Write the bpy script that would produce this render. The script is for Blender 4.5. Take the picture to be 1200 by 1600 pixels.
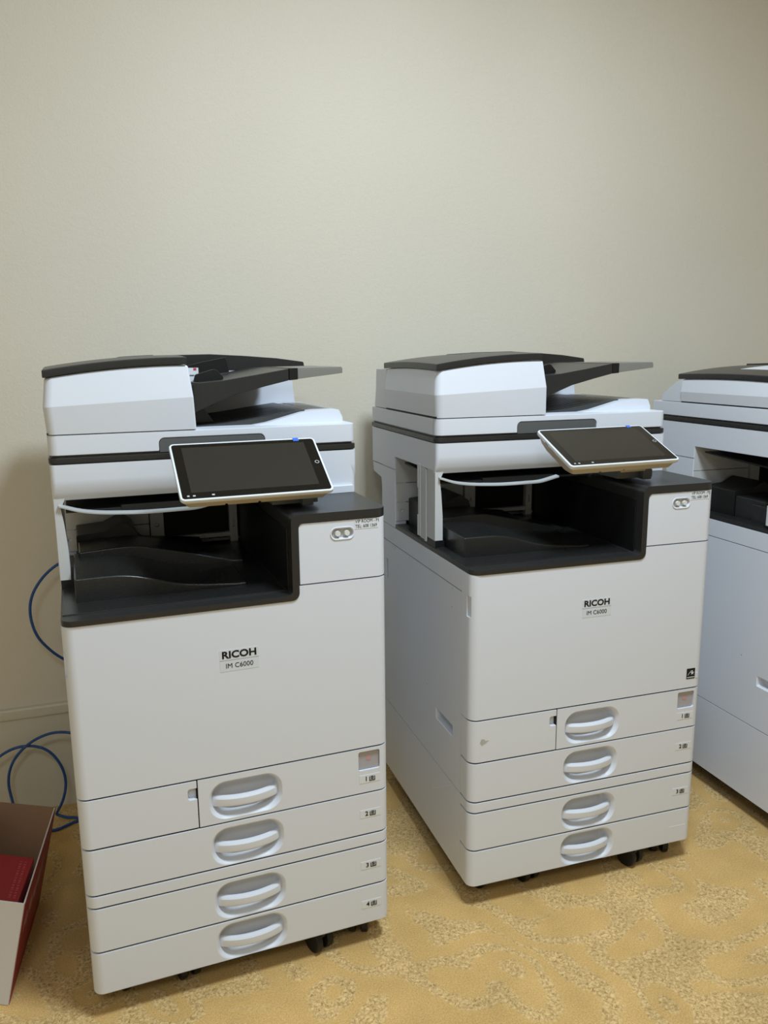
import bpy, bmesh, math, random
from mathutils import Vector, Matrix
random.seed(7)
for o in list(bpy.data.objects): bpy.data.objects.remove(o)
S = bpy.context.scene
COL = S.collection

# ------------------------------------------------------------------ camera
CAM_H, PITCH, ROLL, FPX = 1.2156, -0.1945, -0.0096, 1253.85
cp, sp = math.cos(PITCH), math.sin(PITCH)
fw = Vector((0, cp, sp)); up = Vector((0, -sp, cp)); rt = Vector((1, 0, 0))
cr, sr = math.cos(ROLL), math.sin(ROLL)
rt, up = cr*rt + sr*up, -sr*rt + cr*up
cd = bpy.data.cameras.new('camera'); cam = bpy.data.objects.new('camera', cd); COL.objects.link(cam)
cd.sensor_fit = 'VERTICAL'; cd.sensor_height = 36; cd.lens = 36*FPX/1600; cd.clip_start = .02
M = Matrix((rt, up, -fw)).transposed().to_4x4(); M.translation = (0, 0, CAM_H)
cam.matrix_world = M
S.camera = cam

# ------------------------------------------------------------------ world, light, exposure
wd = bpy.data.worlds.new('world'); S.world = wd; wd.use_nodes = True
wd.node_tree.nodes['Background'].inputs[0].default_value = (.9, .95, 1, 1)
wd.node_tree.nodes['Background'].inputs[1].default_value = .05

def area(name, loc, size, power, color, rot=(0, 0, 0), sy=None, spread=180):
    l = bpy.data.lights.new(name, 'AREA'); l.energy = power; l.color = color
    l.shape = 'RECTANGLE'; l.size = size; l.size_y = sy or size; l.spread = math.radians(spread)
    o = bpy.data.objects.new(name, l); COL.objects.link(o); o.location = loc; o.rotation_euler = rot
    return o
area('ceiling_lamp_light', (.48, .92, 2.62), .42, 49, (.745, .885, 1), sy=.42)
area('far_fill_light', (-.05, -1.0, 2.62), .6, 20, (.78, .90, 1), sy=.6)  # unseen fill, added to brighten the right copier's side and the doors
S.view_settings.view_transform = 'Standard'; S.view_settings.look = 'None'
S.view_settings.exposure = 0.0; S.view_settings.gamma = 1; S.view_settings.use_curve_mapping = False

# ------------------------------------------------------------------ materials
def lin(c):
    return tuple(((v/255)/12.92 if v/255 <= .04045 else ((v/255+.055)/1.055)**2.4) for v in c)
def mat(name, rgb, rough=.5, spec=.5, metal=0, bump=0, bscale=800, coat=0, emit=None):
    m = bpy.data.materials.new(name); m.use_nodes = True; nt = m.node_tree
    b = nt.nodes['Principled BSDF']; c = lin(rgb)
    b.inputs['Base Color'].default_value = (*c, 1); b.inputs['Roughness'].default_value = rough
    b.inputs['Specular IOR Level'].default_value = spec; b.inputs['Metallic'].default_value = metal
    b.inputs['Coat Weight'].default_value = coat; b.inputs['Coat Roughness'].default_value = .08
    tc = nt.nodes.new('ShaderNodeTexCoord')
    n = nt.nodes.new('ShaderNodeTexNoise'); n.inputs['Scale'].default_value = bscale; n.inputs['Detail'].default_value = 2
    nt.links.new(tc.outputs['Object'], n.inputs['Vector'])
    mx = nt.nodes.new('ShaderNodeMapRange'); mx.inputs['To Min'].default_value = max(0, rough-.03); mx.inputs['To Max'].default_value = min(1, rough+.03)
    nt.links.new(n.outputs['Fac'], mx.inputs['Value']); nt.links.new(mx.outputs[0], b.inputs['Roughness'])
    if bump:
        bp = nt.nodes.new('ShaderNodeBump'); bp.inputs['Strength'].default_value = bump; bp.inputs['Distance'].default_value = .0006
        nt.links.new(n.outputs['Fac'], bp.inputs['Height']); nt.links.new(bp.outputs['Normal'], b.inputs['Normal'])
    if emit:
        b.inputs['Emission Color'].default_value = (*lin(emit[0]), 1); b.inputs['Emission Strength'].default_value = emit[1]
    return m
WHITE = mat('white_plastic', (223, 227, 236), .42, .4, bump=.25, bscale=1400)
WHITE2 = mat('off_white_plastic', (205, 206, 206), .5, .35, bump=.2)
GREY = mat('light_grey_plastic', (186, 188, 188), .5, .4)
MIDG = mat('grey_plastic', (92, 94, 95), .4, .5)
DARK = mat('charcoal_plastic', (42, 42, 42), .33, .5, bump=.15, bscale=1500)
BLACK = mat('black_plastic', (19, 20, 21), .4, .45)
TRAYM = mat('satin_black_plastic', (33, 34, 34), .28, .6)
RAMPM = mat('dark_grey_ribbed_plastic', (60, 61, 62), .35, .5)
STUD = mat('pale_stud', (225, 225, 222), .25, .5)
DEEP = mat('deep_black_plastic', (9, 9, 10), .6, .3)
GLOSS = mat('black_glass', (13, 13, 14), .12, .5, coat=.3)
SCREEN = mat('unlit_display', (46, 43, 38), .22, .5)
FLAP = mat('smoky_grey_plastic', (128, 126, 120), .4, .5)
BEIGE = mat('beige_plastic', (186, 176, 158), .5, .4)
RUBBER = mat('black_rubber', (22, 22, 23), .55, .4)
METAL = mat('satin_metal', (190, 188, 182), .3, .5, metal=.8)
INK = mat('black_ink', (22, 22, 24), .6, .3)
LABEL = mat('label_paper', (224, 228, 233), .45, .4)
BADGE = mat('badge_plastic', (217, 222, 229), .35, .5)
PINK = mat('pinkish_window', (170, 168, 173), .22, .5)
PINK2 = mat('pink_dot', (196, 150, 156), .3, .5)
BLUE = mat('blue_sticker', (60, 110, 215), .4, .4)
CABLE = mat('blue_cable_sheath', (30, 78, 140), .38, .5)
REDB = mat('red_card', (158, 18, 36), .4, .4)
REDP = mat('red_print', (150, 30, 34), .5, .4)
PINKT = mat('faint_pink_print', (190, 70, 84), .5, .4)
CARDW = mat('white_card', (214, 210, 207), .65, .3)
CARDB = mat('brown_card', (150, 118, 94), .8, .2, bump=.3, bscale=300)
SMUDGE = mat('grey_smudge', (182, 182, 178), .6, .3)
SCRATCH = mat('scratch_white', (245, 244, 240), .6, .3)

def wall_mat():
    m = bpy.data.materials.new('cream_wallpaper'); m.use_nodes = True; nt = m.node_tree; b = nt.nodes['Principled BSDF']
    tc = nt.nodes.new('ShaderNodeTexCoord')
    n1 = nt.nodes.new('ShaderNodeTexNoise'); n1.inputs['Scale'].default_value = 190; n1.inputs['Detail'].default_value = 3
    n2 = nt.nodes.new('ShaderNodeTexNoise'); n2.inputs['Scale'].default_value = 60; n2.inputs['Detail'].default_value = 2
    n3 = nt.nodes.new('ShaderNodeTexNoise'); n3.inputs['Scale'].default_value = 1.4
    for n in (n1, n2, n3): nt.links.new(tc.outputs['Object'], n.inputs['Vector'])
    r = nt.nodes.new('ShaderNodeValToRGB')
    r.color_ramp.elements[0].position = .3; r.color_ramp.elements[1].position = .7
    r.color_ramp.elements[0].color = (*lin((223, 215, 198)), 1); r.color_ramp.elements[1].color = (*lin((230, 222, 206)), 1)
    nt.links.new(n3.outputs['Fac'], r.inputs['Fac'])
    mx = nt.nodes.new('ShaderNodeMix'); mx.data_type = 'RGBA'; mx.blend_type = 'MULTIPLY'; mx.inputs['Factor'].default_value = .06
    nt.links.new(r.outputs['Color'], mx.inputs['A']); nt.links.new(n1.outputs['Fac'], mx.inputs['B'])
    nt.links.new(mx.outputs['Result'], b.inputs['Base Color'])
    ad = nt.nodes.new('ShaderNodeMath'); ad.operation = 'ADD'
    nt.links.new(n1.outputs['Fac'], ad.inputs[0]); nt.links.new(n2.outputs['Fac'], ad.inputs[1])
    bp = nt.nodes.new('ShaderNodeBump'); bp.inputs['Strength'].default_value = .45; bp.inputs['Distance'].default_value = .0012
    nt.links.new(ad.outputs[0], bp.inputs['Height']); nt.links.new(bp.outputs['Normal'], b.inputs['Normal'])
    b.inputs['Roughness'].default_value = .62; b.inputs['Specular IOR Level'].default_value = .3
    return m
WALLM = wall_mat()
TRIMM = mat('painted_trim', (216, 210, 192), .45, .4, bump=.2, bscale=200)
CEILM = mat('ceiling_paint', (214, 208, 196), .8, .2)

def carpet_mat():
    m = bpy.data.materials.new('gold_carpet'); m.use_nodes = True; nt = m.node_tree; b = nt.nodes['Principled BSDF']
    N = nt.nodes.new; Lk = nt.links.new
    tc = N('ShaderNodeTexCoord')
    wn = N('ShaderNodeTexNoise'); wn.inputs['Scale'].default_value = 3.2; wn.inputs['Detail'].default_value = 1
    Lk(tc.outputs['Object'], wn.inputs['Vector'])
    sc = N('ShaderNodeVectorMath'); sc.operation = 'SCALE'; sc.inputs['Scale'].default_value = .42
    Lk(wn.outputs['Color'], sc.inputs[0])
    ad = N('ShaderNodeVectorMath'); ad.operation = 'ADD'; Lk(tc.outputs['Object'], ad.inputs[0]); Lk(sc.outputs[0], ad.inputs[1])
    vo = N('ShaderNodeTexVoronoi'); vo.feature = 'SMOOTH_F1'; vo.inputs['Scale'].default_value = 5.6; vo.inputs['Smoothness'].default_value = .35
    Lk(ad.outputs[0], vo.inputs['Vector'])
    # rings around each leaf-like cell
    mu = N('ShaderNodeMath'); mu.operation = 'MULTIPLY'; mu.inputs[1].default_value = 17; Lk(vo.outputs['Distance'], mu.inputs[0])
    si = N('ShaderNodeMath'); si.operation = 'SINE'; Lk(mu.outputs[0], si.inputs[0])
    dn = N('ShaderNodeTexNoise'); dn.inputs['Scale'].default_value = 38; dn.inputs['Detail'].default_value = 3; Lk(tc.outputs['Object'], dn.inputs['Vector'])
    d2 = N('ShaderNodeMath'); d2.operation = 'MULTIPLY_ADD'; d2.inputs[1].default_value = 2.0; d2.inputs[2].default_value = -1.0; Lk(dn.outputs['Fac'], d2.inputs[0])
    s2 = N('ShaderNodeMath'); s2.operation = 'ADD'; Lk(si.outputs[0], s2.inputs[0]); Lk(d2.outputs[0], s2.inputs[1])
    mask = N('ShaderNodeMapRange'); mask.interpolation_type = 'SMOOTHSTEP'; mask.inputs['From Min'].default_value = -.45; mask.inputs['From Max'].default_value = .45
    Lk(s2.outputs[0], mask.inputs['Value'])
    # pile: cut pile fine noise, loop pile coarse curls
    f1 = N('ShaderNodeTexNoise'); f1.inputs['Scale'].default_value = 330; f1.inputs['Detail'].default_value = 4; Lk(tc.outputs['Object'], f1.inputs['Vector'])
    f2 = N('ShaderNodeTexNoise'); f2.inputs['Scale'].default_value = 165; f2.inputs['Detail'].default_value = 4; f2.inputs['Roughness'].default_value = .75; f2.inputs['Distortion'].default_value = .8
    Lk(tc.outputs['Object'], f2.inputs['Vector'])
    f3 = N('ShaderNodeTexNoise'); f3.inputs['Scale'].default_value = 9; f3.inputs['Detail'].default_value = 3; Lk(tc.outputs['Object'], f3.inputs['Vector'])
    c1 = N('ShaderNodeValToRGB'); c1.color_ramp.elements[0].position = .33; c1.color_ramp.elements[1].position = .60
    c1.color_ramp.elements[0].color = (*lin((166, 130, 70)), 1); c1.color_ramp.elements[1].color = (*lin((254, 215, 150)), 1)
    Lk(f2.outputs['Fac'], c1.inputs['Fac'])
    c2 = N('ShaderNodeValToRGB'); c2.color_ramp.elements[0].position = .3; c2.color_ramp.elements[1].position = .7
    c2.color_ramp.elements[0].color = (*lin((202, 162, 96)), 1); c2.color_ramp.elements[1].color = (*lin((238, 196, 129)), 1)
    Lk(f1.outputs['Fac'], c2.inputs['Fac'])
    mx = N('ShaderNodeMix'); mx.data_type = 'RGBA'; Lk(mask.outputs[0], mx.inputs['Factor']); Lk(c2.outputs['Color'], mx.inputs['A']); Lk(c1.outputs['Color'], mx.inputs['B'])
    c3 = N('ShaderNodeValToRGB'); c3.color_ramp.elements[0].position = .3; c3.color_ramp.elements[1].position = .75
    c3.color_ramp.elements[0].color = (.80, .80, .78, 1); c3.color_ramp.elements[1].color = (1.0, 1.0, 1.0, 1); Lk(f3.outputs['Fac'], c3.inputs['Fac'])
    m2 = N('ShaderNodeMix'); m2.data_type = 'RGBA'; m2.blend_type = 'MULTIPLY'; m2.inputs['Factor'].default_value = 1; Lk(mx.outputs['Result'], m2.inputs['A']); Lk(c3.outputs['Color'], m2.inputs['B'])
    Lk(m2.outputs['Result'], b.inputs['Base Color'])
    h = N('ShaderNodeMix'); Lk(mask.outputs[0], h.inputs['Factor']); 
    hs = N('ShaderNodeMath'); hs.operation = 'MULTIPLY'; hs.inputs[1].default_value = .35; Lk(f1.outputs['Fac'], hs.inputs[0])
    Lk(hs.outputs[0], h.inputs['A']); Lk(f2.outputs['Fac'], h.inputs['B'])
    bp = N('ShaderNodeBump'); bp.inputs['Strength'].default_value = .7; bp.inputs['Distance'].default_value = .004
    Lk(h.outputs['Result'], bp.inputs['Height']); Lk(bp.outputs['Normal'], b.inputs['Normal'])
    b.inputs['Roughness'].default_value = .95; b.inputs['Specular IOR Level'].default_value = .1
    b.inputs['Sheen Weight'].default_value = .15
    return m
CARPET = carpet_mat()

# ------------------------------------------------------------------ geometry helpers
def box(bm, x0, x1, y0, y1, z0, z1):
    vs = [bm.verts.new((x, y, z)) for z in (z0, z1) for x, y in ((x0, y0), (x1, y0), (x1, y1), (x0, y1))]
    for f in ((3, 2, 1, 0), (4, 5, 6, 7), (0, 1, 5, 4), (1, 2, 6, 5), (2, 3, 7, 6), (3, 0, 4, 7)):
        bm.faces.new([vs[i] for i in f])
    return bm
def boxes(*a):
    bm = bmesh.new()
    for b in a: box(bm, *b)
    return bm
def fillet(pts, n=6):
    """polygon of (a, b[, radius]) -> list of points with rounded corners"""
    out = []; k = len(pts)
    for i, p in enumerate(pts):
        r = p[2] if len(p) > 2 else 0
        P = Vector(p[:2])
        if r <= 0: out.append((P.x, P.y)); continue
        A = (Vector(pts[i-1][:2])-P); B = (Vector(pts[(i+1) % k][:2])-P)
        la, lb = A.length, B.length; A.normalize(); B.normalize()
        ang = A.angle(B); t = min(r/math.tan(ang/2), la*.499, lb*.499); rr = t*math.tan(ang/2)
        bis = (A+B).normalized(); c = P + bis*(rr/math.sin(ang/2))
        s = P+A*t; e = P+B*t
        a0 = math.atan2(s.y-c.y, s.x-c.x); a1 = math.atan2(e.y-c.y, e.x-c.x)
        d = (a1-a0+math.pi) % (2*math.pi) - math.pi
        for j in range(n+1):
            a = a0+d*j/n; out.append((c.x+rr*math.cos(a), c.y+rr*math.sin(a)))
    return out
def loft(rings, bm=None, caps=True):
    bm = bm or bmesh.new()
    R = [[bm.verts.new(p) for p in r] for r in rings]
    n = len(R[0])
    for a, b in zip(R, R[1:]):
        for i in range(n): bm.faces.new((a[i], a[(i+1) % n], b[(i+1) % n], b[i]))
    if caps: bm.faces.new(R[0][::-1]); bm.faces.new(R[-1])
    bmesh.ops.recalc_face_normals(bm, faces=bm.faces[:])
    return bm
def plan(pts, z0, z1, n=8, bm=None):
    p = fillet(pts, n); return loft([[(x, y, z0) for x, y in p], [(x, y, z1) for x, y in p]], bm)
def prof_xz(pts, y0, y1, n=6, bm=None):
    p = fillet(pts, n); return loft([[(x, y0, z) for x, z in p], [(x, y1, z) for x, z in p]], bm)
def prof_yz(pts, x0, x1, n=6, bm=None):
    p = fillet(pts, n); return loft([[(x0, y, z) for y, z in p], [(x1, y, z) for y, z in p]], bm)
def rrect(cx, cz, w, h, r, n=8):
    return fillet([(cx-w/2, cz-h/2, r), (cx+w/2, cz-h/2, r), (cx+w/2, cz+h/2, r), (cx-w/2, cz+h/2, r)], n)
def cyl(bm, c, axis, r, L, seg=24, r2=None):
    axis = Vector(axis).normalized(); q = axis.to_track_quat('Z', 'Y'); c = Vector(c)
    r2 = r if r2 is None else r2
    rings = []
    for z, rr in ((-L/2, r), (L/2, r2)):
        rings.append([tuple(c+q @ Vector((rr*math.cos(2*math.pi*i/seg), rr*math.sin(2*math.pi*i/seg), z))) for i in range(seg)])
    return loft(rings, bm)
def merge(*bms):
    out = bmesh.new()
    for b in bms:
        me = bpy.data.meshes.new('t'); b.to_mesh(me); out.from_mesh(me); bpy.data.meshes.remove(me)
    return out
def tmp(bm):
    me = bpy.data.meshes.new('t'); bm.to_mesh(me); o = bpy.data.objects.new('t', me); COL.objects.link(o); return o
def weighted(me, sharp=32):
    me.polygons.foreach_set('use_smooth', [True]*len(me.polygons)); me.set_sharp_from_angle(angle=math.radians(sharp))
    o = bpy.data.objects.new('t', me); COL.objects.link(o)
    md = o.modifiers.new('w', 'WEIGHTED_NORMAL'); md.keep_sharp = True; md.weight = 50; md.mode = 'FACE_AREA'
    dg = bpy.context.evaluated_depsgraph_get(); m2 = bpy.data.meshes.new_from_object(o.evaluated_get(dg))
    bpy.data.objects.remove(o); bpy.data.meshes.remove(me)
    return m2
def solid(bm, cuts=(), bevel=.0012, seg=2, ang=38, sharp=32):
    """apply boolean cuts and a small edge bevel, give back a finished mesh"""
    o = tmp(bm); cs = []
    for c in cuts:
        co = tmp(c); cs.append(co)
        md = o.modifiers.new('b', 'BOOLEAN'); md.operation = 'DIFFERENCE'; md.solver = 'EXACT'; md.object = co
    if bevel:
        md = o.modifiers.new('v', 'BEVEL'); md.width = bevel; md.segments = seg; md.limit_method = 'ANGLE'; md.angle_limit = math.radians(ang)
    dg = bpy.context.evaluated_depsgraph_get(); me = bpy.data.meshes.new_from_object(o.evaluated_get(dg))
    for q in [o]+cs:
        d = q.data; bpy.data.objects.remove(q); bpy.data.meshes.remove(d)
    return weighted(me, sharp)
def raw(bm, smooth=True):
    me = bpy.data.meshes.new('m'); bmesh.ops.recalc_face_normals(bm, faces=bm.faces[:]); bm.to_mesh(me)
    if smooth:
        me.polygons.foreach_set('use_smooth', [True]*len(me.polygons)); me.set_sharp_from_angle(angle=math.radians(35))
    return me
def text_bm(s, size, x, z, y, bold=0, sx=1, align='CENTER', shear=0, depth=.0002):
    cu = bpy.data.curves.new('t', 'FONT'); cu.body = s; cu.size = size; cu.align_x = align; cu.align_y = 'CENTER'
    cu.offset = bold; cu.extrude = depth; cu.shear = shear; cu.resolution_u = 3
    o = bpy.data.objects.new('t', cu); COL.objects.link(o); bpy.context.view_layer.update()
    dg = bpy.context.evaluated_depsgraph_get(); me = bpy.data.meshes.new_from_object(o.evaluated_get(dg))
    bpy.data.objects.remove(o); bpy.data.curves.remove(cu)
    bm = bmesh.new(); bm.from_mesh(me); bpy.data.meshes.remove(me)
    for v in bm.verts: v.co = (x+v.co.x*sx, y-v.co.z, z+v.co.y)
    return bm
def two_mat(pairs):
    """[(bmesh, material)] -> one mesh with several material slots"""
    out = bmesh.new(); mats = []
    for bm, m in pairs:
        k = len(out.faces); me = bpy.data.meshes.new('t'); bm.to_mesh(me); out.from_mesh(me); bpy.data.meshes.remove(me)
        if m not in mats: mats.append(m)
        out.faces.ensure_lookup_table()
        for f in out.faces[k:]: f.material_index = mats.index(m)
    me = bpy.data.meshes.new('m'); out.to_mesh(me)
    for m in mats: me.materials.append(m)
    return me

CACHE = {}
def part(key, name, build, m, parent, label=None, loc=None, mtx=None):
    if key not in CACHE:
        me = build()
        if isinstance(me, bmesh.types.BMesh): me = raw(me)
        me.name = name
        if m is not None and not me.materials: me.materials.append(m)
        CACHE[key] = me
    o = bpy.data.objects.new(name, CACHE[key]); COL.objects.link(o); o.parent = parent
    if loc: o.location = loc
    if mtx is not None: o.matrix_local = mtx
    if label: o['label'] = label
    return o
def single(name, me, m, label=None, cat=None, kind=None, group=None, loc=(0, 0, 0), rz=0):
    if isinstance(me, bmesh.types.BMesh): me = raw(me)
    me.name = name
    if m is not None and not me.materials: me.materials.append(m)
    o = bpy.data.objects.new(name, me); COL.objects.link(o); o.location = loc; o.rotation_euler = (0, 0, rz)
    if label: o['label'] = label
    if cat: o['category'] = cat
    if kind: o['kind'] = kind
    if group: o['group'] = group
    return o

# ------------------------------------------------------------------ the room
WYAW = .33
W0 = Vector((-.916, 2.022, 0))
def room(bm_pts): return bm_pts
XL, XR, YF, YB, ZC = -1.6, 3.3, -4.3, 0.0, 2.65       # room frame: x along the back wall, y away from the viewer
def rbox(name, a, m):
    return single(name, boxes(a), m, kind='structure', loc=W0, rz=WYAW)
rbox('floor', (XL, XR, YF, YB, -.05, 0), CARPET)
rbox('ceiling', (XL, XR, YF, YB, ZC, ZC+.05), CEILM)
rbox('wall_back', (XL-.1, XR+.1, YB, YB+.1, -.05, ZC+.05), WALLM)
rbox('wall_left', (XL-.1, XL, YF, YB, -.05, ZC+.05), WALLM)
rbox('wall_right', (XR, XR+.1, YF, YB, -.05, ZC+.05), WALLM)
rbox('wall_front', (XL-.1, XR+.1, YF-.1, YF, -.05, ZC+.05), WALLM)
bb = merge(boxes((XL, XR, -.006, 0, 0, .272)), prof_yz([(0, .268), (-.013, .272), (-.015, .276), (-.015, .296), (-.012, .3005, .002), (0, .301)], XL, XR))
single('baseboard_back', solid(bb, bevel=0), TRIMM, kind='structure', loc=W0, rz=WYAW)

# ------------------------------------------------------------------ photocopier
W = .587; RC = .020
ZB, Z34, ZS0, ZS1, Z12, ZD, ZT, ZW0, ZW1, ZCAP = .0545, .1416, .2324, .2581, .3503, .4483, .7686, .797, .914, .9305
G = .0017
def front_slab(z0, z1, x0=0, x1=W, d=.05, r=RC):
    return plan([(x0, d), (x0, 0, r if x0 < .01 else .001), (x1, 0, r if x1 > W-.01 else .001), (x1, d)], z0, z1)
HX, HW, HH = .2975, .134, .072
def recess(cz):
    rings = []
    for y, ins in ((-.012, -.004), (-.0004, -.003), (.0015, -.0012), (.004, .001), (.009, .0035), (.020, .006), (.028, .011), (.032, .020)):
        rings.append([(x, y, z) for x, z in rrect(HX, cz, HW-2*ins, HH-2*ins, .030-ins*.8)])
    return loft(rings)
HZ = {1: .3965, 2: .3005, 3: .185, 4: .0955}
def handle_bm(cz):
    """bowed grip bar across the recess"""
    n = 24; rings = []
    for i in range(n+1):
        t = -1+2*i/n; x = HX+t*.0645; y = .013-.019*(1-t*t)**.75
        th = .009
        zt, zb = cz+.006, cz-.013
        rings.append([(x, y, zb), (x, y-.0012, zb+.003), (x, y-.0012, zt-.004), (x, y+.0015, zt-.0005), (x, y+.004, zt), (x, y+th, zt), (x, y+th+.002, zb+.002), (x, y+th, zb)])
    return loft(rings)
def under_bulge(cz):
    n = 20; rings = []
    for i in range(n+1):
        t = -1+2*i/n; w = max(.02, (1-abs(t)**3)); x = HX+t*.054
        y0 = .031
        rings.append([(x, y0, cz-.014), (x, y0-.014*w, cz-.014), (x, y0-.016*w, cz-.019), (x, y0-.012*w, cz-.025), (x, y0-.004*w, cz-.0295), (x, y0, cz-.031)])
    return loft(rings)
def tray_label(num, cz, grey=False):
    bg = boxes((.524, .5675, -.0006, .001, cz-.0085, cz+.0085))
    t = text_bm(num, .0135, .538, cz-.0003, -.0008, bold=.0003)
    ic = boxes((.5445, .546, -.0012, 0, cz-.005, cz+.004), (.5555, .557, -.0012, 0, cz-.005, cz+.004), (.5445, .557, -.0012, 0, cz-.0055, cz-.004),
               (.5475, .554, -.0011, 0, cz-.0025, cz-.0015), (.5475, .554, -.0011, 0, cz-.0005, cz+.0005), (.5475, .554, -.0011, 0, cz+.0015, cz+.0025), (.5475, .554, -.0011, 0, cz+.0035, cz+.0045))
    return two_mat([(bg, LABEL), (t, INK), (ic, INK)])
def tablet_matrix(cx, cy, cz, tilt, yaw):
    ex = Vector((math.cos(yaw), math.sin(yaw), 0)); nb = Vector((-math.sin(yaw), math.cos(yaw), 0))
    ez = math.cos(tilt)*nb+math.sin(tilt)*Vector((0, 0, 1)); n = ex.cross(ez)
    m = Matrix((ex, ez, n)).transposed().to_4x4(); m.translation = (cx, cy, cz); return m

def lidz(x, y):     # underside of the feeder cover
    u = max(0, min(1, x/.255)); v = max(0, min(1, (y-.19)/.385))
    return 1.178+.021*(1-(1-u)**2)+.004*math.sin(math.pi*v)

def adf_housing(low):
    top = (lambda x, y: lidz(x, y)-.0015-low)
    outline = lambda ins: fillet([(.0+ins*.6, .556), (.0+ins*.6, .197+ins, .016), (.266-ins*1.3, .197+ins, .004), (.266-ins*1.3, .556)], 22)
    # resample straight edges so that the arched top follows
    def dense(p):
        out = []
        for i in range(len(p)):
            a, b = Vector(p[i]), Vector(p[(i+1) % len(p)]); k = max(1, int((b-a).length/.02))
            for j in range(k): q = a+(b-a)*j/k; out.append((q.x, q.y))
        return out
    base = dense(outline(0)); 
    def shrink(p, ins, rx): 
        return [(x + ins*.6*(1 - x/.266) - rx*(x/.266), y + ins*(1-(y-.197)/.359)) for x, y in p]
    cz = lambda x: 1.126+.012*x/.266-low*.55
    r0 = [(x, y, 1.0758) for x, y in shrink(base, -.001, -.003)]
    r1 = [(x, y, cz(x)) for x, y in shrink(base, -.006, 0)]
    r3 = [(x, y, top(x, y)-.003) for x, y in shrink(base, .004, .006)]
    r4 = [(x, y, top(x, y)) for x, y in shrink(base, .0065, .009)]
    return loft([r0, r1, r3, r4])
def sheet(fn_top, fn_bot, xs, ys):
    """solid slab over a grid with curved top and underside"""
    bm = bmesh.new(); T = [[bm.verts.new((x, y, fn_top(x, y))) for x in xs] for y in ys]; B = [[bm.verts.new((x, y, fn_bot(x, y))) for x in xs] for y in ys]
    ny, nx = len(ys), len(xs)
    for j in range(ny-1):
        for i in range(nx-1):
            bm.faces.new((T[j][i], T[j][i+1], T[j+1][i+1], T[j+1][i])); bm.faces.new((B[j][i], B[j+1][i], B[j+1][i+1], B[j][i+1]))
    for i in range(nx-1):
        bm.faces.new((T[0][i], B[0][i], B[0][i+1], T[0][i+1])); bm.faces.new((T[-1][i], T[-1][i+1], B[-1][i+1], B[-1][i]))
    for j in range(ny-1):
        bm.faces.new((T[j][0], T[j+1][0], B[j+1][0], B[j][0])); bm.faces.new((T[j][-1], B[j][-1], B[j+1][-1], T[j+1][-1]))
    bmesh.ops.recalc_face_normals(bm, faces=bm.faces[:])
    return bm
def lin_sp(a, b, n): return [a+(b-a)*i/(n-1) for i in range(n)]
def interp(tab):
    """smooth curve through (x, value) points"""
    n = len(tab); X = [a for a, b in tab]; Y = [b for a, b in tab]
    if n == 2: return lambda x: Y[0]+(Y[1]-Y[0])*max(0, min(1, (x-X[0])/(X[1]-X[0])))
    sl = [(Y[i+1]-Y[i])/(X[i+1]-X[i]) for i in range(n-1)]
    m = [sl[0]]+[(sl[i-1]+sl[i])/2 if sl[i-1]*sl[i] > 0 else 0 for i in range(1, n-1)]+[sl[-1]]
    def f(x):
        if x <= X[0]: return Y[0]
        if x >= X[-1]: return Y[-1]
        i = max(k for k in range(n-1) if X[k] <= x); h = X[i+1]-X[i]; t = (x-X[i])/h
        return (2*t**3-3*t*t+1)*Y[i]+(t**3-2*t*t+t)*h*m[i]+(-2*t**3+3*t*t)*Y[i+1]+(t**3-t*t)*h*m[i+1]
    return f

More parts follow.
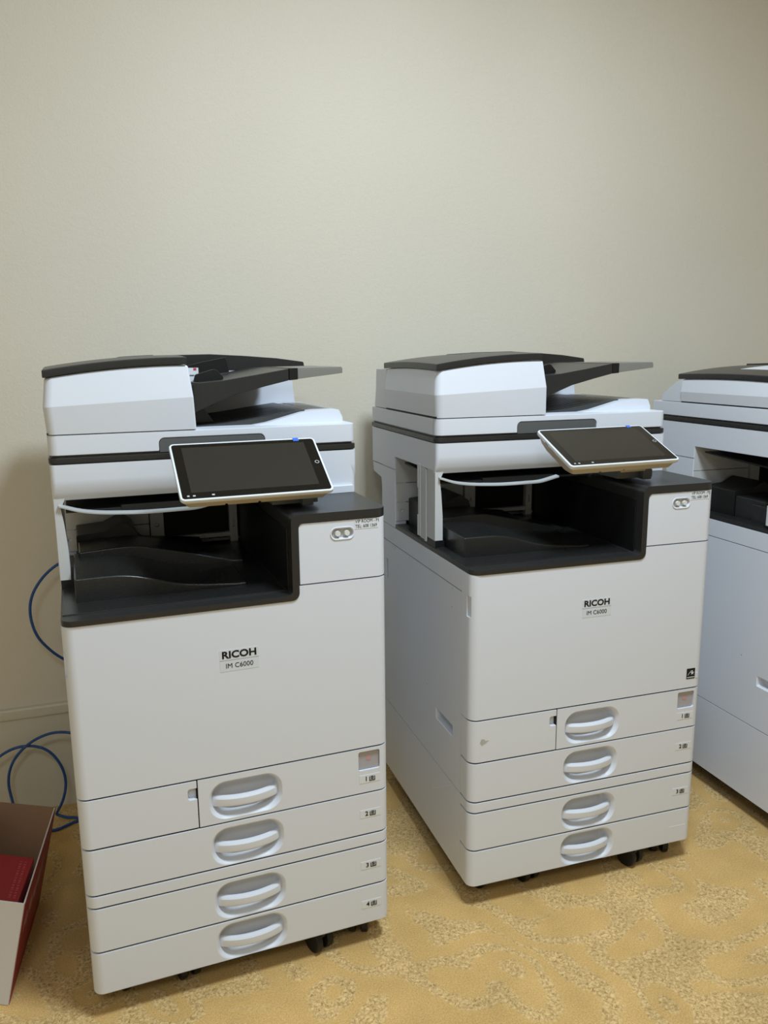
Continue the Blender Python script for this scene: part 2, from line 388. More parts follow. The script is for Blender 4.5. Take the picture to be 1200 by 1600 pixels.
def make_copier(loc, yaw, label, num, tab, tray4, energy, low=0, pillar_y=(.207, .31), flat=False):
    t = bpy.data.objects.new('photocopier', None); COL.objects.link(t); t.empty_display_size = .1
    t.location = loc; t.rotation_euler = (0, 0, yaw)
    t['label'] = label; t['category'] = 'photocopier'; t['group'] = 'white office photocopiers along the wall'
    lk = 'L%g' % low
    # ---- lower body
    part('core', 'frame_with_seam_shade', lambda: merge(boxes((.03, W-.03, .048, .596, ZB+.004, .766), (.415, W-.02, .06, .48, .766, .91), (.2055, .2095, .0025, .048, Z12, ZD), (.002, W-.002, .04, .59, .255, .260), (.002, .02, .04, .59, .7205, .7245), (.4165, W-.0025, .010, .06, ZW0-.002, ZW0+.002)),  # thin black strips in the panel gaps stand in for seam shade
        *[plan([(.0028, .05), (.0028, .0028, RC-.002), (W-.0028, .0028, RC-.002), (W-.0028, .05)], z-.0022, z+.0022) for z in (Z34, ZS0, ZS1, Z12, ZD)]), DEEP, t, 'dark frame with added black strips standing in for shade in the seams')
    part('cab', 'cabinet_panel', lambda: solid(plan([(0, .0515), (W, .0515), (W, .60, .008), (0, .60, .008)], ZB, .2565)), WHITE, t, 'lower cabinet casing')
    def side_bm():
        b = plan([(0, .0515), (W, .0515), (W, .60, .008), (0, .60, .008)], .2585, .7215)
        cuts = []
        # finger slot low on the left side
        rings = []
        for x, ins in ((-.01, -.0015), (-.0003, -.001), (.002, .001), (.018, .004)):
            rings.append([(x, y, z) for y, z in rrect(.147, .3845, .102-2*ins, .0265-2*ins, .004)])
        cuts.append(loft(rings)); cuts.append(boxes((-.01, .012, .552, .570, .618, .671)))
        for y, z in ((.491, .715), (.496, .654), (.105, .714), (.105, .672), (.257, .432)):
            c = bmesh.new(); cyl(c, (0, y, z), (1, 0, 0), .0022, .01, 12); cuts.append(c)
        return solid(b, cuts, .0008)
    part('side', 'side_panel', side_bm, WHITE, t)
    part('strip', 'upper_side_panel', lambda: solid(merge(boxes((0, .012, .0515, .60, .7232, ZT), (W-.012, W, .0515, .60, .7232, .912), (0, W, .588, .60, .7232, ZT))), bevel=.0008), WHITE, t)
    part('fstrip', 'corner_strip', lambda: solid(boxes((-.0002, .003, .024, .0505, ZD, .7665)), bevel=0), WHITE, t)
    # ---- drawers
    d1 = part('d1', 'paper_drawer', lambda: solid(front_slab(Z12+G, ZD-G, x0=.2085), [recess(HZ[1]), merge(prof_xz([(.5225, .4, .004), (.5675, .4, .004), (.5675, .4405, .004), (.5225, .4405, .004)], -.01, .007))], .001), WHITE, t)
    part('ind', 'toner_window', lambda: two_mat([(prof_xz([(.5240, .4012, .003), (.5664, .4012, .003), (.5664, .4396, .003), (.5240, .4396, .003)], .0045, .0075), PINK), (prof_xz(rrect(.545, .423, .011, .009, .004), .004, .006), PINK2)]), None, d1, 'square translucent window with a faint pink dot')
    lp = part('dl', 'waste_toner_cover', lambda: solid(front_slab(Z12+G, ZD-G, x1=.2065), [prof_xz([(.190, .410, .005), (.215, .410), (.215, .432), (.190, .432, .005)], -.01, .010)], .001), WHITE, t, 'small plain cover with a finger notch at its right edge')
    d2 = part('d2', 'paper_drawer', lambda: solid(front_slab(ZS1+G, Z12-G), [recess(HZ[2])], .001), WHITE, t)
    part('ds', 'front_strip', lambda: solid(front_slab(ZS0+G, ZS1-G), bevel=.001), WHITE, t)
    d3 = part('d3', 'paper_drawer', lambda: solid(front_slab(Z34+G, ZS0-G), [recess(HZ[3])], .001), WHITE, t)
    d4 = part('d4', 'paper_drawer', lambda: solid(front_slab(ZB, Z34-G), [recess(HZ[4])], .0018), WHITE, t)
    for i, d in ((1, d1), (2, d2), (3, d3), (4, d4)):
        cz = HZ[i]
        part('h%d' % i, 'handle', lambda: solid(merge(handle_bm(cz), under_bulge(cz)), bevel=0), WHITE, d)
    for i, d, z in ((1, d1, .381), (2, d2, .3045), (3, d3, .1885), (4, d4, .0985)):
        if i < 4 or tray4: part('tl%d' % i, 'tray_label', lambda: tray_label(str(i), z), None, d, 'small pale sticker with tray number %d and a paper tray mark' % i)
    # ---- front door, L shaped
    def door():
        b = front_slab(ZD+G, ZW0-.0012)
        cut = prof_xz([(-.1, ZT, 0), (.4125, ZT, .016), (.4125, .9), (-.1, .9)], -.05, .2, 8)
        grip = boxes((-.01, .0035, -.005, .035, .677, .7225))
        return solid(b, [cut, grip], .0014)
    dr = part('door', 'front_door', door, WHITE, t)
    def badge():
        bg = prof_xz([(.2605, .6505, .001), (.332, .6505, .001), (.332, .6915, .001), (.2605, .6915, .001)], -.0004, .001, 3)
        ln = boxes((.2605, .332, -.0006, .0, .6715, .6719))
        return two_mat([(bg, BADGE), (ln, MIDG), (text_bm('RICOH', .0185, .2963, .6815, -.0006, bold=.0006, sx=1.12), INK), (text_bm('IM C6000', .0130, .2960, .6605, -.0006, sx=.98), INK)])
    part('badge', 'name_badge', badge, None, dr, 'small silvery badge with black lettering')
    if energy:
        def es():
            bg = boxes((.5425, .5650, -.0008, .001, .4715, .4965))
            st = merge(boxes((.544, .5635, -.0012, 0, .4745, .4760)))
            star = bmesh.new(); pts = []
            for i in range(10):
                a = math.pi/2+i*math.pi/5; r = .0052 if i % 2 == 0 else .0022; pts.append((.5575+r*math.cos(a), .4855+r*math.sin(a)))
            star = prof_xz(pts, -.0012, 0)
            arc = bmesh.new(); n = 12
            rg = [(.5455+.013*i/n, .4805+.0095*math.sin(math.pi*.62*i/n)) for i in range(n+1)]
            for (xa, za), (xb, zb) in zip(rg, rg[1:]): box(arc, xa, xb, -.00115, 0, za, za+.0013)
            gray = boxes((.5665, .5735, -.0004, .001, .4715, .4845))
            return two_mat([(bg, INK), (st, LABEL), (star, LABEL), (arc, LABEL), (gray, BADGE)])
        part('energy', 'energy_label', es, None, dr, 'small black square label with a star')
        part('smudge', 'smudge', lambda: prof_xz([(.0235+.0115*(1+math.cos(a))*(.75+.25*math.sin(5*a)), .398+.009*math.sin(a)*(.7+.3*math.cos(3*a))) for a in [i*math.pi/9 for i in range(18)]], -.0002, .0008), SMUDGE, lp, 'faint grey mark')
        part('scr', 'scratch', lambda: boxes((.523, .567, -.0003, .0006, .0965, .0975)), SCRATCH, d4, 'thin pale scratch')
        def hair():
            bm = bmesh.new(); pts = [(.217, .179), (.20, .1885), (.18, .200), (.159, .214), (.13, .231), (.101, .249)]
            for (a, za), (b2, zb) in zip(pts, pts[1:]):
                v = [bm.verts.new(p) for p in ((-.0008, a, za-.0006), (-.0008, b2, zb-.0008), (-.0008, b2, zb+.0008), (-.0008, a, za+.0006))]
                bm.faces.new(v)
            r = bmesh.ops.extrude_face_region(bm, geom=bm.faces[:]); bmesh.ops.translate(bm, vec=(.001, 0, 0), verts=[e for e in r['geom'] if isinstance(e, bmesh.types.BMVert)])
            return bm
        part('hair', 'side_scratch', hair, SCRATCH, t, 'curved pale scratch low on the left side')
    # ---- black trim that frames the output bay: floor, tower side and tower cap
    def trim():
        b = plan([(.0005, .49), (.0005, -.002, RC+.002), (W+.0015, -.002, RC+.006), (W+.0015, .49)], ZT+.0008, ZCAP)
        c1 = prof_xz([(-.1, .7795), (.400, .7795, .010), (.400, 1.2), (-.1, 1.2)], -.2, .8, 8)
        c2 = prof_xz([(.4132, .5), (W+.1, .5), (W+.1, .9145), (.4132, .9145, .012)], -.2, .8, 8)
        c3 = prof_xz([(.38, .95), (.38, ZCAP-.0), (.400, .90, 0)], -.2, .8)
        c4 = prof_xz(fillet([(.37, ZCAP+.03), (.37, ZCAP-.03), (.400, ZCAP-.03), (.400, ZCAP, .016), (.43, ZCAP), (.43, ZCAP+.03)], 8), -.2, .8)
        c5 = prof_xz(fillet([(.380, .70), (.4135, .70), (.4135, ZT+.0008+.03), (.4128, ZT+.03), (.4128, ZT+.0008, .016), (.380, ZT+.0008)], 8), -.2, .8)
        return solid(b, [c1, c2, c4, c5], .0018)
    part('trim', 'bay_trim', trim, DARK, t, 'charcoal trim framing the output bay and capping the right tower')
    part('rail', 'bay_ledge', lambda: solid(plan([(.003, .48), (.003, .034, .003), (.396, .034), (.396, .48)], .777, .7815), bevel=.0012), TRAYM, t)
    part('liner', 'bay_side_liner', lambda: solid(boxes((.3965, .4005, .022, .486, .7800, .9000)), bevel=.0008), BLACK, t)
    # tower front door
    def tower():
        return solid(plan([(.4145, .05), (.4145, 0, .001), (W, 0, RC), (W, .05)], ZW0+.0012, ZW1-.0008), [prof_xz(rrect(.4985, .8885, .044, .0205, .0101), -.01, .008)], .0016)
    tw = part('tower', 'toner_door', tower, WHITE, t)
    def latch():
        ring = loft([[(x, y, z) for x, z in rrect(.4985, .8885, w, h, h/2-.0002)] for y, w, h in ((.0065, .0435, .020), (-.0012, .0475, .0240), (-.0015, .0465, .023), (-.0008, .0425, .019), (.0066, .041, .0175))], caps=False)
        b = bmesh.new()
        for cx in (.4895, .5075):
            cyl(b, (cx, .003, .8885), (0, -1, 0), .0058, .010, 20, .0050)
        back = prof_xz(rrect(.4985, .8885, .043, .0195, .0095), .005, .0075)
        return two_mat([(ring, WHITE), (b, STUD), (back, GREY)])
    part('latch', 'latch_plate', latch, None, tw, 'oval plate with two small round studs')
    def asset():
        return two_mat([(boxes((.5225, .5695, -.0005, .001, .894, .9128)), LABEL),
            (text_bm('VIP ROOM - P%s' % num, .0086, .5238, .9083, -.0006, sx=.86, align='LEFT'), INK),
            (text_bm('TEL: 608 1369', .0086, .5238, .8990, -.0006, sx=.86, align='LEFT'), INK)])
    part('asset%s' % num, 'room_label', asset, None, tw, 'white sticker with two lines of black print, the room name and a telephone number')
    # ---- output bay
    def bay_back():
        b = boxes((.002, .19, .486, .60, .7885, .837), (.002, .19, .488, .60, .8385, .8875), (.002, .19, .487, .60, .889, .955))
        return solid(b, [cyl(bmesh.new(), (.018, .486, .815), (0, 1, 0), .004, .02, 12)], .0008)
    part('bayback', 'bay_back_panel', bay_back, WHITE2, t)
    part('baydark', 'bay_rear_frame', lambda: boxes((.19, .405, .50, .60, .7885, .955), (.22, .37, .49, .50, .79, .80), (.402, .412, .44, .50, .79, .93)), DEEP, t)
    part('bayfr', 'rear_duct', lambda: solid(merge(boxes((.192, .222, .480, .50, .80, .945), (.374, .392, .484, .50, .762, .93)), boxes((.24, .374, .486, .50, .793, .803))), [cyl(bmesh.new(), (.207, .48, .835), (0, 1, 0), .005, .02, 14), boxes((.380, .385, .47, .49, .815, .835))], .001), WHITE2, t, 'pale duct frame at the back of the bay')
    def tierA():
        f = interp([(.026, .825), (.12, .822), (.215, .796), (.31, .786)]); g = lambda x, y: f(x)+.004*math.sin(math.pi*(y-.1)/.2)*(x < .28)
        return merge(sheet(lambda x, y: f(x)+(y-.10)*.02, lambda x, y: .779, lin_sp(.026, .335, 30), lin_sp(.10, .29, 8)))
    def tierB():
        f = interp([(.036, .838), (.13, .842), (.205, .828), (.34, .792)])
        return sheet(lambda x, y: f(x), lambda x, y: .779, lin_sp(.036, .36, 30), lin_sp(.255, .36, 4))
    def tierC():
        return prof_xz([(.033, .779), (.033, .850, .004), (.09, .854), (.128, .872, .006), (.150, .856, .008), (.165, .815, .02), (.30, .80), (.30, .779)], .36, .478)
    itr = part('tA', 'output_tray', lambda: solid(tierA(), bevel=.003, seg=3, ang=50), TRAYM, t, 'black stepped output tray')
    part('tB', 'tray_step', lambda: solid(tierB(), bevel=.003, seg=3, ang=50), TRAYM, itr)
    part('tC', 'tray_stopper', lambda: solid(tierC(), bevel=.0015, ang=50), BLACK, itr)
    # upper thin tray with a pale curved front lip
    def lip():
        fz = interp([(.008, .9395), (.05, .926), (.14, .9165), (.25, .9160), (.31, .927)])
        fy = lambda x: .200
        return sheet(lambda x, y: fz(x)+.004+(y-.2)*.12, lambda x, y: fz(x)+(y-.2)*.12, lin_sp(.008, .31, 30), [.2, .203, .215])
    sh = part('shelf', 'upper_tray', lambda: solid(merge(sheet(lambda x, y: .9285+(y-.2)*.06, lambda x, y: .924+(y-.2)*.06, lin_sp(.02, .40, 12), [.216, .3, .47]),
                boxes((.12, .30, .214, .23, .9225, .934))), bevel=.001), BLACK, t, 'thin black tray under the scanner')
    part('lip', 'front_lip', lambda: solid(lip(), bevel=.0008), GREY, sh, 'pale curved front lip')
    # corner pillar
    y0, y1 = pillar_y
    def pil():
        a = prof_xz([(.0, .797), (.0195, .797), (.019, .855), (.0155, .905), (.012, .936), (.022, .957), (.0, .957)], y0, y0+.05, 4)
        c = boxes((-.0022, .016, y0+.052, y0+.062, .785, .955), (-.001, .014, y0+.062, y0+.092, .787, .957), (-.003, .016, y0+.090, y1, .79, .962), (-.004, .004, y1-.004, y1+.003, .79, .84), (-.004, .004, y1-.004, y1+.003, .885+.02, .962))
        return solid(merge(a, c), bevel=.001)
    part('pil%g' % y0, 'corner_pillar', pil, WHITE2, t)
    part('pilb%g' % y0, 'pillar_foot', lambda: boxes((.001, .024, y0, y1, .780, .7975)), BLACK, t)
    # ---- rear column and scanner
    part('col', 'rear_column', lambda: solid(prof_yz([(.4895, .7696), (.600, .7696), (.600, .862, .006), (.606, .888, .006), (.676, .897, .006), (.68, .9225), (.4895, .9225)], 0, .03), bevel=.0008), WHITE, t)
    part('col2', 'rear_casing', lambda: boxes((.03, W, .60, .66, .88, .95), (.03, W, .55, .599, .7696, .95), (.41, W-.0, .19, .60, .931, .945)), WHITE, t)
    def scan_side():
        return solid(prof_yz([(.216, .957), (.487, .957), (.4885, .9245), (.681, .9245), (.681, 1.0195), (.216, 1.0195)], -.001, .5955), [boxes((.03, .56, .20, .66, .9, .953))], .0012)
    part('ss', 'scanner_casing', scan_side, WHITE, t)
    def scan_front():
        def ring(z, ins): return [(x, y, z) for x, y in fillet([(-.001, .2155), (-.001, .197+ins, .0165-ins*.3), (.596, .197+ins, .0165-ins*.3), (.596, .2155)], 8)]
        lo = loft([ring(.951, .0145), ring(.956, .0095), ring(.966, .0045), ring(.980, .0009), ring(.990, 0), ring(1.0195, 0)])
        return solid(merge(lo, plan([(.43, .23), (.43, .1968, .002), (.5958, .1968, .0165), (.5958, .23)], .9315, 1.0193)), bevel=.0012, ang=60)
    part('sf', 'scanner_front', scan_front, WHITE, t)
    def outline(ins, yb=.68): return [(-.001+ins, yb), (-.001+ins, .197+ins, .017), (.5955-ins, .197+ins, .017), (.5955-ins, yb)]
    part('band', 'glass_frame', lambda: solid(merge(plan(outline(-.0015, .681), 1.0215, 1.0325), plan(outline(.004, .678), 1.018, 1.039)), bevel=.0015), DARK, t, 'thin black band under the lid')
    lid = part('lid', 'document_lid', lambda: solid(plan(outline(0), 1.0365, 1.0742), [prof_xz([(.1965, 1.02), (.403, 1.02), (.403, 1.0615, .011), (.1965, 1.0615, .011)], .1, .2035)], .0018), WHITE, t)
    part('seam', 'lid_seam_line', lambda: boxes((-.0012, .0, .2155, .2163, 1.037, 1.074)), MIDG, lid)
    part('grip', 'lid_grip', lambda: solid(prof_xz([(.1975, 1.034), (.402, 1.034), (.402, 1.0605, .010), (.1975, 1.0605, .010)], .1985, .206), bevel=.001), MIDG, lid, 'charcoal lid grip')
    # ---- document feeder
    if True:
        fd = part('adf'+lk, 'document_feeder', lambda: solid(adf_housing(low), bevel=0, sharp=5.5), WHITE, t)
        part('adfdoor'+lk, 'feeder_side_seam', lambda: boxes((-.0008, .001, .2005, .555, 1.0755, 1.0785)), DEEP, fd)
        part('hinge'+lk, 'hinge_cover', lambda: solid(prof_yz([(.5575, 1.0755), (.662, 1.0755), (.650, 1.125, .003), (.645, 1.1765, .006), (.5575, 1.1775)] if not low else [(.5575, 1.0755), (.645, 1.0755), (.641, 1.0955), (.582, 1.131), (.5575, 1.1365)], .001, .256), bevel=.001), WHITE, fd)
        def cover():
            T = lambda x, y: lidz(x, y)+.0145-low
            B = lambda x, y: lidz(x, y)-low
            bm = sheet(T, B, lin_sp(.0, .257, 16), lin_sp(.198, .576, 14))
            return solid(bm, bevel=.002, ang=60)
        cv = part('cover'+lk, 'feeder_cover', cover, DARK, fd, 'black arched top cover')
        part('rearcov'+lk, 'rear_hinge_cover', lambda: solid(prof_xz([(.256, 1.184-low), (.575, 1.176-low), (.590, 1.188-low), (.588, 1.1985-low, .004), (.52, 1.208-low), (.44, 1.2145-low), (.36, 1.219-low), (.256, 1.2175-low)], .565, .60), bevel=.001), DARK, fd, 'black rear hinge cover')
        if not low:
            part('inset', 'cover_inset', lambda: solid(sheet(lambda x, y: lidz(x, y)+.0158, lambda x, y: lidz(x, y)+.012, lin_sp(.145, .215, 6), lin_sp(.40, .50, 4)), bevel=.0008), MIDG, cv, 'rectangular inset')
        else:
            part('sticker', 'notice_sticker', lambda: sheet(lambda x, y: lidz(x, y)+.0150-low, lambda x, y: lidz(x, y)+.0144-low, lin_sp(.075, .175, 6), lin_sp(.25, .42, 4)), LABEL, cv, 'white paper sticker')
        part('rearwall'+lk, 'feeder_rear_wall', lambda: solid(prof_xz([(.262, 1.075), (.566, 1.075), (.556, 1.182-low), (.262, 1.185-low)], .566, .655), bevel=.002), WHITE, fd)
        part('inwall'+lk, 'exit_wall_shade_wedge', lambda: merge(boxes((.2610, .2685, .205, .565, 1.076, 1.16-low)), prof_xz([(.2685, 1.0785), (.320, 1.0800), (.306, 1.10), (.285, 1.13-low*.8), (.2685, 1.14-low)], .30, .565)), BLACK, fd)  # black wedge beside the wall added to darken the space under the tray
        def tray():
            topf = interp([(.262, 1.1595), (.30, 1.1635), (.47, 1.1885)]); 
            pts = [(.262, 1.10-low*.6), (.262, 1.166-low), (.285, 1.163-low), (.33, 1.1665-low), (.40, 1.177-low), (.467, 1.188-low), (.467, 1.164-low), (.42, 1.1535-low), (.36, 1.139-low*.9), (.31, 1.120-low*.8)]
            a = prof_xz(pts, .24, .562)
            return solid(a, bevel=.0015, ang=25)
        tr = part('tray'+lk, 'input_tray', tray, DARK, fd, 'black sloping input tray')
        part('trayend'+lk, 'tray_end', lambda: solid(prof_xz([(.4682, 1.1640-low), (.4682, 1.1885-low), (.4865, 1.1890-low), (.4865, 1.1655-low)], .2405, .53), bevel=.001), BLACK, tr)
        part('ext'+lk, 'tray_extension', lambda: solid(merge(prof_xz([(.4868, 1.1860-low), (.4868, 1.1890-low), (.583, 1.1900-low), (.584, 1.1870-low)], .245, .47),
                 prof_xz([(.4868, 1.1665-low), (.4868, 1.1865-low), (.584, 1.1875-low), (.584, 1.1770-low)], .243, .250)), bevel=.0008), FLAP, tr, 'grey tray extension')
        part('g1'+lk, 'paper_guide', lambda: solid(prof_xz([(.279, 1.160-low), (.284, 1.178-low, .004), (.325, 1.1895-low, .012), (.345, 1.168-low, .004)], .285, .292), bevel=.0008), BLACK, tr)
        part('g2'+lk, 'paper_guide', lambda: solid(prof_xz([(.268, 1.160-low), (.268, 1.187-low), (.33, 1.2015-low), (.385, 1.2115-low, .004), (.392, 1.178-low)], .500, .507), bevel=.0008), BLACK, tr)
        if num == '1':
            cl = part('clip_card', 'caution_card', lambda: two_mat([(boxes((.266, .293, .300, .3008, 1.163, 1.1915)), LABEL), (boxes((.268, .273, .2994, .3, 1.1845, 1.1890), (.283, .289, .2994, .3, 1.1865, 1.1910)), PINKT), (boxes((.274, .284, .2988, .3, 1.176, 1.1775)), MIDG)]), None, tr, 'small white card with red marks')
        # stacking surface
        part('wedge', 'stack_ramp', lambda: solid(prof_xz([(.385, 1.0735), (.42, 1.0785), (.46, 1.0885), (.495, 1.0975, .02), (.525, 1.1005), (.575, 1.1005, .002), (.583, 1.084), (.583, 1.0735)], .245, .562), [boxes((.522, .530, .44, .53, 1.0990, 1.11))], .0014, ang=25), WHITE, lid)
        def ramp():
            f = interp([(.27, 1.0765), (.34, 1.0795), (.43, 1.0905), (.505, 1.1012)])
            ys = [.268+.0018*i for i in range(160)]
            k = lambda y: .0011*(1 if int((y-.268)/.0072) % 2 else 0)
            return sheet(lambda x, y: f(x)+k(y)*min(1, (.506-x)/.05), lambda x, y: 1.074, lin_sp(.27, .506, 20), ys)
        part('ramp', 'ribbed_ramp', lambda: raw(ramp(), False), RAMPM, lid, 'grey ribbed ramp')
    # ---- operation panel
    mtx = tablet_matrix(*tab)
    def rr(w, h, r, z, cx=0, cy=0): return [(x, y, z) for x, y in rrect(cx, cy, w, h, r)]
    w, h = .279, .151
    cpn = part('cpanel', 'control_panel', lambda: solid(loft([rr(w-.012, h-.010, .006, -.0125), rr(w-.003, h-.003, .008, -.009), rr(w, h, .009, -.0065), rr(w, h, .009, -.0012), rr(w-.0015, h-.0015, .0085, 0), rr(w-.006, h-.006, .006, 0)]), [boxes((-.145, -.136, .020, .034, -.0092, -.0045), (-.145, -.137, -.012, .012, -.0082, -.0062))], 0), LABEL, t, 'tilted white touch panel', mtx=mtx)
    def backb(): return solid(merge(loft([rr(w*.80, h*.62, .01, -.034, -.01, .004), rr(w-.022, h-.016, .01, -.024, 0, -.001), rr(w-.010, h-.008, .01, -.0115)]),
                                    boxes((.02, .085, -.045, .005, -.045, -.03))), [boxes((-.06, -.055, -.09, -.06, -.03, -.02), (.0, .005, -.09, -.06, -.03, -.02))], .001)
    part('pback', 'panel_back', backb, BEIGE, cpn, 'beige sloping back shell')
    part('pbez', 'panel_bezel', lambda: loft([rr(w-.0078, h-.0078, .0055, -.001), rr(w-.0078, h-.0078, .0055, .0003)]), GLOSS, cpn, 'black glass bezel')
    part('pdis', 'display', lambda: boxes((-.1185, .1150, -.0570, .0625, .0001, .00045)), SCREEN, cpn, 'unlit dark brown display')
    part('pkey', 'home_key', lambda: loft([rr(.0085, .0085, .0042, .00032, .127, .004), rr(.0085, .0085, .0042, .0005, .127, .004), rr(.0062, .0062, .003, .0005, .127, .004), rr(.0062, .0062, .003, .00032, .127, .004)], caps=False), GREY, cpn, 'small pale ring shaped key')
    for k, (xa, xb) in enumerate(((-.127, -.123), (-.117, -.1125), (-.084, -.079))):
        part('picn%d' % k, 'panel_icon', lambda: boxes((xa, xb, -.0665, -.0632, .0003, .0005)), GREY, cpn)
    part('pblu', 'indicator', lambda: boxes((.096, .107, .0665, .0758, .0, .0006)), BLUE, cpn, 'small blue indicator')
    part('parm', 'panel_arm', lambda: solid(boxes((.385, .475, .075, .20, .937, .955), (.44, .462, .06, .08, .935, .962)), bevel=.002), MIDG, t, 'grey arm holding the touch panel')
    # ---- casters
    def caster(x, y):
        def f():
            b = bmesh.new()
            cyl(b, (-.013, 0, .025), (1, 0, 0), .025, .015, 28); cyl(b, (.013, 0, .025), (1, 0, 0), .025, .015, 28)
            cyl(b, (0, 0, .025), (1, 0, 0), .006, .04, 14)
            me = solid(b, bevel=.003)
            return me
        c = part('cwheel', 'caster', f, RUBBER, t, loc=(x, y, 0))
        part('cfork', 'caster_fork', lambda: solid(merge(prof_yz([(-.020, .036, .006), (-.012, .052, .004), (.018, .052, .004), (.020, .034, .006), (0, .022, .004)], -.0055, .0055), plan(rrect(0, 0, .036, .036, .004), .0495, .0565)), bevel=.001), BLACK, c)
        return c
    for x, y, r in ((.065, .075, .5), (.175, .060, .2), (.440, .034, .35), (.535, .055, -.4), (.065, .54, .3), (.535, .54, .9)):
        caster(x, y).rotation_euler.z = r
    # underside
    part('under', 'base_plate', lambda: boxes((.02, W-.02, .03, .58, ZB-.004, ZB+.004)), DEEP, t)
    return t

p1 = make_copier((-.5435, 1.2819, 0), .3649, 'white photocopier nearest the cardboard box, its front facing us, four numbered drawers', '1', (.347, .067, 1.013, .607, .018), True, False)
p2 = make_copier((.1779, 1.579, 0), .3089, 'middle white photocopier with three numbered drawers and a black star label', '2', (.347, .061, 1.017, .435, .064), False, True)
p3 = make_copier((1.0118, 1.7435, 0), .3167, 'white photocopier cut off by the right edge, only its left side visible', '3', (.347, .061, 1.017, .435, .064), True, False, low=.040, pillar_y=(.11, .205))

# ------------------------------------------------------------------ cardboard box with a red packet
def quad_panel(bm, a, b, c, d, th):
    """thin board through four corners with thickness th along its normal"""
    a, b, c, d = map(Vector, (a, b, c, d)); n = (b-a).cross(d-a).normalized()*th
    lo = [bm.verts.new(p) for p in (a, b, c, d)]; hi = [bm.verts.new(p+n) for p in (a, b, c, d)]
    bm.faces.new(lo[::-1]); bm.faces.new(hi)
    for i in range(4): bm.faces.new((lo[i], lo[(i+1) % 4], hi[(i+1) % 4], hi[i]))
    return bm
BF, BK = Vector((-.727, 1.326, 0)), Vector((-.792, 1.615, 0))            # right side, on the floor: near and far corner
TF, TK = Vector((-.688, 1.351, .2)), Vector((-.762, 1.679, .2))
side = Vector((-1, .18, 0)).normalized()
wb, wt = .15, .185
bFL, bKL = BF+side*wb, BK+side*wb; tFL, tKL = TF+side*wt, TK+side*wt
bx = bpy.data.objects.new('cardboard_box', None); COL.objects.link(bx); bx.location = BF
bx['label'] = 'open white cardboard box with a red printed side, on the carpet left of the photocopiers'; bx['category'] = 'box'
def bpart(name, bm, m, lab=None):
    for v in bm.verts: v.co -= BF
    o = single(name, raw(bm, False), m); o.parent = bx
    if lab: o['label'] = lab
    return o
z1 = Vector((0, 0, .001))
bpart('front_panel', quad_panel(bmesh.new(), BF+z1, TF, tFL, bFL+z1, .003), CARDW, 'white front board')
nr = (TF-BF).cross(BK-BF).normalized(); sgn = 1
if nr.x < 0: nr = -nr; sgn = -1
bpart('side_panel', quad_panel(bmesh.new(), BF+z1, TF, TK, BK+z1, -.0025*sgn), CARDW)
bpart('red_side', quad_panel(bmesh.new(), *[p+nr*.0003 for p in (BF+z1, BF.lerp(TF, .985), BK.lerp(TK, .985), BK+z1)], .0006*sgn), REDP, 'dark red printed outer side')
bm = quad_panel(bmesh.new(), bKL+z1, tKL, TK, BK+z1, .003); bpart('back_panel', bm, CARDB, 'brown inner board')
bpart('left_panel', quad_panel(bmesh.new(), bFL+z1, tFL, tKL, bKL+z1, .003), CARDB)
bpart('bottom_panel', quad_panel(bmesh.new(), BF+z1*2, BK+z1*2, bKL+z1*2, bFL+z1*2, .003), CARDB)
# white strokes of worn lettering on the red side
bm = bmesh.new(); rnd = random.Random(3)
def onside(u, v): return BF.lerp(BK, u).lerp(TF.lerp(TK, u), v)+nr*.0012
for i in range(22):
    u = .10+.62*i/22; v = .60+.05*math.sin(i*1.3); a = onside(u, v); b_ = onside(u+.018, v+rnd.uniform(.05, .16)); c_ = onside(u+.024, v+rnd.uniform(.05, .16)); d_ = onside(u+.006, v-.01)
    quad_panel(bm, a, b_, c_, d_, .0003)
bpart('worn_print', bm, mat('worn_white_print', (196, 150, 148), .6, .3), 'broken white strokes of print')
# red packet lying in the box
pk = bmesh.new(); ax = (TF-TK).normalized(); ax.z = 0; ax.normalize()
o0 = Vector((-.766, 1.565, 0)); o1 = Vector((-.733, 1.425, 0))
sdv = side*.135
for v in (0,): 
    base = [o0, o1+Vector((.004, -.045, 0)), o1+Vector((.004, -.045, 0))+sdv, o0+sdv]
    loft([[tuple(p+Vector((-.024, 0, .012))) for p in base], [tuple(p+Vector((0, 0, .150))) for p in base]], pk)
pko = single('red_packet', solid(pk, bevel=.002), REDB, 'red card packet with faint pink print standing inside the white box', 'packet')
tx = bmesh.new()
for k in range(2):
    q = o0.lerp(o1, .12)+side*(.014+.011*k)
    for i in range(16):
        a = q+(o1-o0)*(.055*i); 
        c = a+(o1-o0)*(.02+.018*((i*7+k*3) % 3)/2)
        quad_panel(tx, a+Vector((0, 0, .1502)), c+Vector((0, 0, .1502)), c+side*.005+Vector((0, 0, .1502)), a+side*.005+Vector((0, 0, .1502)), .0003)
tp = single('printed_lines', raw(tx, False), PINKT); tp.parent = pko; tp['label'] = 'two faint pink lines of print'

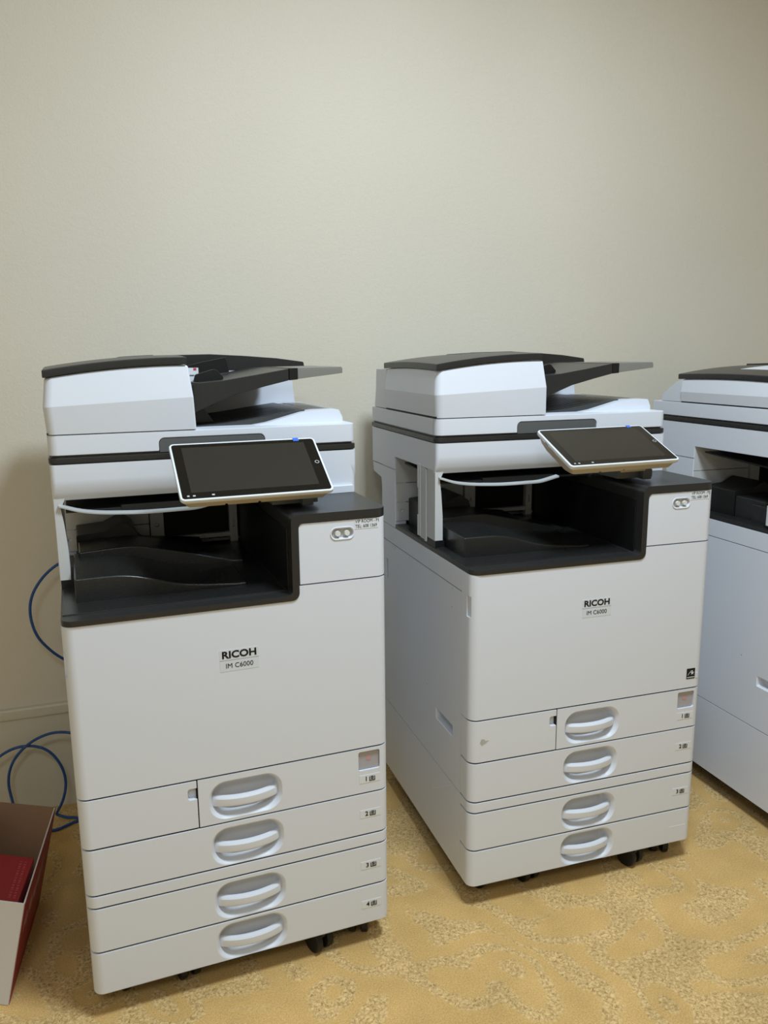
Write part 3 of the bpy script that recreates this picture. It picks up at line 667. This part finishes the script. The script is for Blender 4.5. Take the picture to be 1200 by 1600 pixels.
# ------------------------------------------------------------------ blue network cables
def tube(pts, r, name, label):
    cu = bpy.data.curves.new('c', 'CURVE'); cu.dimensions = '3D'; cu.bevel_depth = r; cu.bevel_resolution = 4; cu.resolution_u = 10; cu.use_fill_caps = True
    s = cu.splines.new('NURBS'); s.points.add(len(pts)-1); s.use_endpoint_u = True; s.order_u = 3
    for p, q in zip(s.points, pts): p.co = (*q, 1)
    o = bpy.data.objects.new('c', cu); COL.objects.link(o); bpy.context.view_layer.update()
    me = bpy.data.meshes.new_from_object(o.evaluated_get(bpy.context.evaluated_depsgraph_get())); bpy.data.objects.remove(o)
    me.polygons.foreach_set('use_smooth', [True]*len(me.polygons))
    return single(name, me, CABLE, label, 'cable', group='blue network cables behind the nearest photocopier')
def wl(x, d, z):     # point given along the wall, distance out from it, height
    return tuple(W0+Matrix.Rotation(WYAW, 3, 'Z') @ Vector((x, -d, z)))
tube([wl(*p) for p in ((.16, .06, .735), (.128, .06, .719), (.069, .07, .703), (.028, .08, .672), (-.002, .08, .626), (-.010, .08, .577), (.0, .08, .520), (.027, .07, .476), (.053, .06, .445), (.119, .05, .393), (.17, .05, .38))], .0036,
     'network_cable', 'blue cable arching out from behind the nearest photocopier, above the baseboard')
tube([wl(*p) for p in ((.17, .09, .15), (.122, .09, .215), (.066, .09, .248), (.020, .08, .252), (-.022, .08, .242), (-.062, .07, .212), (-.092, .06, .170), (-.104, .06, .120), (-.096, .07, .070), (-.082, .10, .02), (-.036, .117, .0046), (.005, .140, .0046), (.035, .123, .0046), (.06, .109, .0046), (.107, .102, .0046), (.17, .10, .0046))], .0036,
     'network_cable', 'blue cable looping low out of the photocopier back down behind the cardboard box')
tube([wl(*p) for p in ((-.30, .07, .02), (-.25, .07, .09), (-.178, .07, .158), (-.114, .068, .203), (-.080, .064, .217), (-.040, .062, .217), (.002, .066, .199), (.030, .07, .155), (.040, .075, .105), (.030, .085, .06), (.010, .08, .022), (.005, .066, .010), (.034, .085, .0046), (.055, .104, .013), (.106, .131, .006), (.17, .14, .0046))], .0036,
     'network_cable', 'blue cable arching in from the left picture edge and curling down to the carpet')
S.view_settings.exposure = 0.0
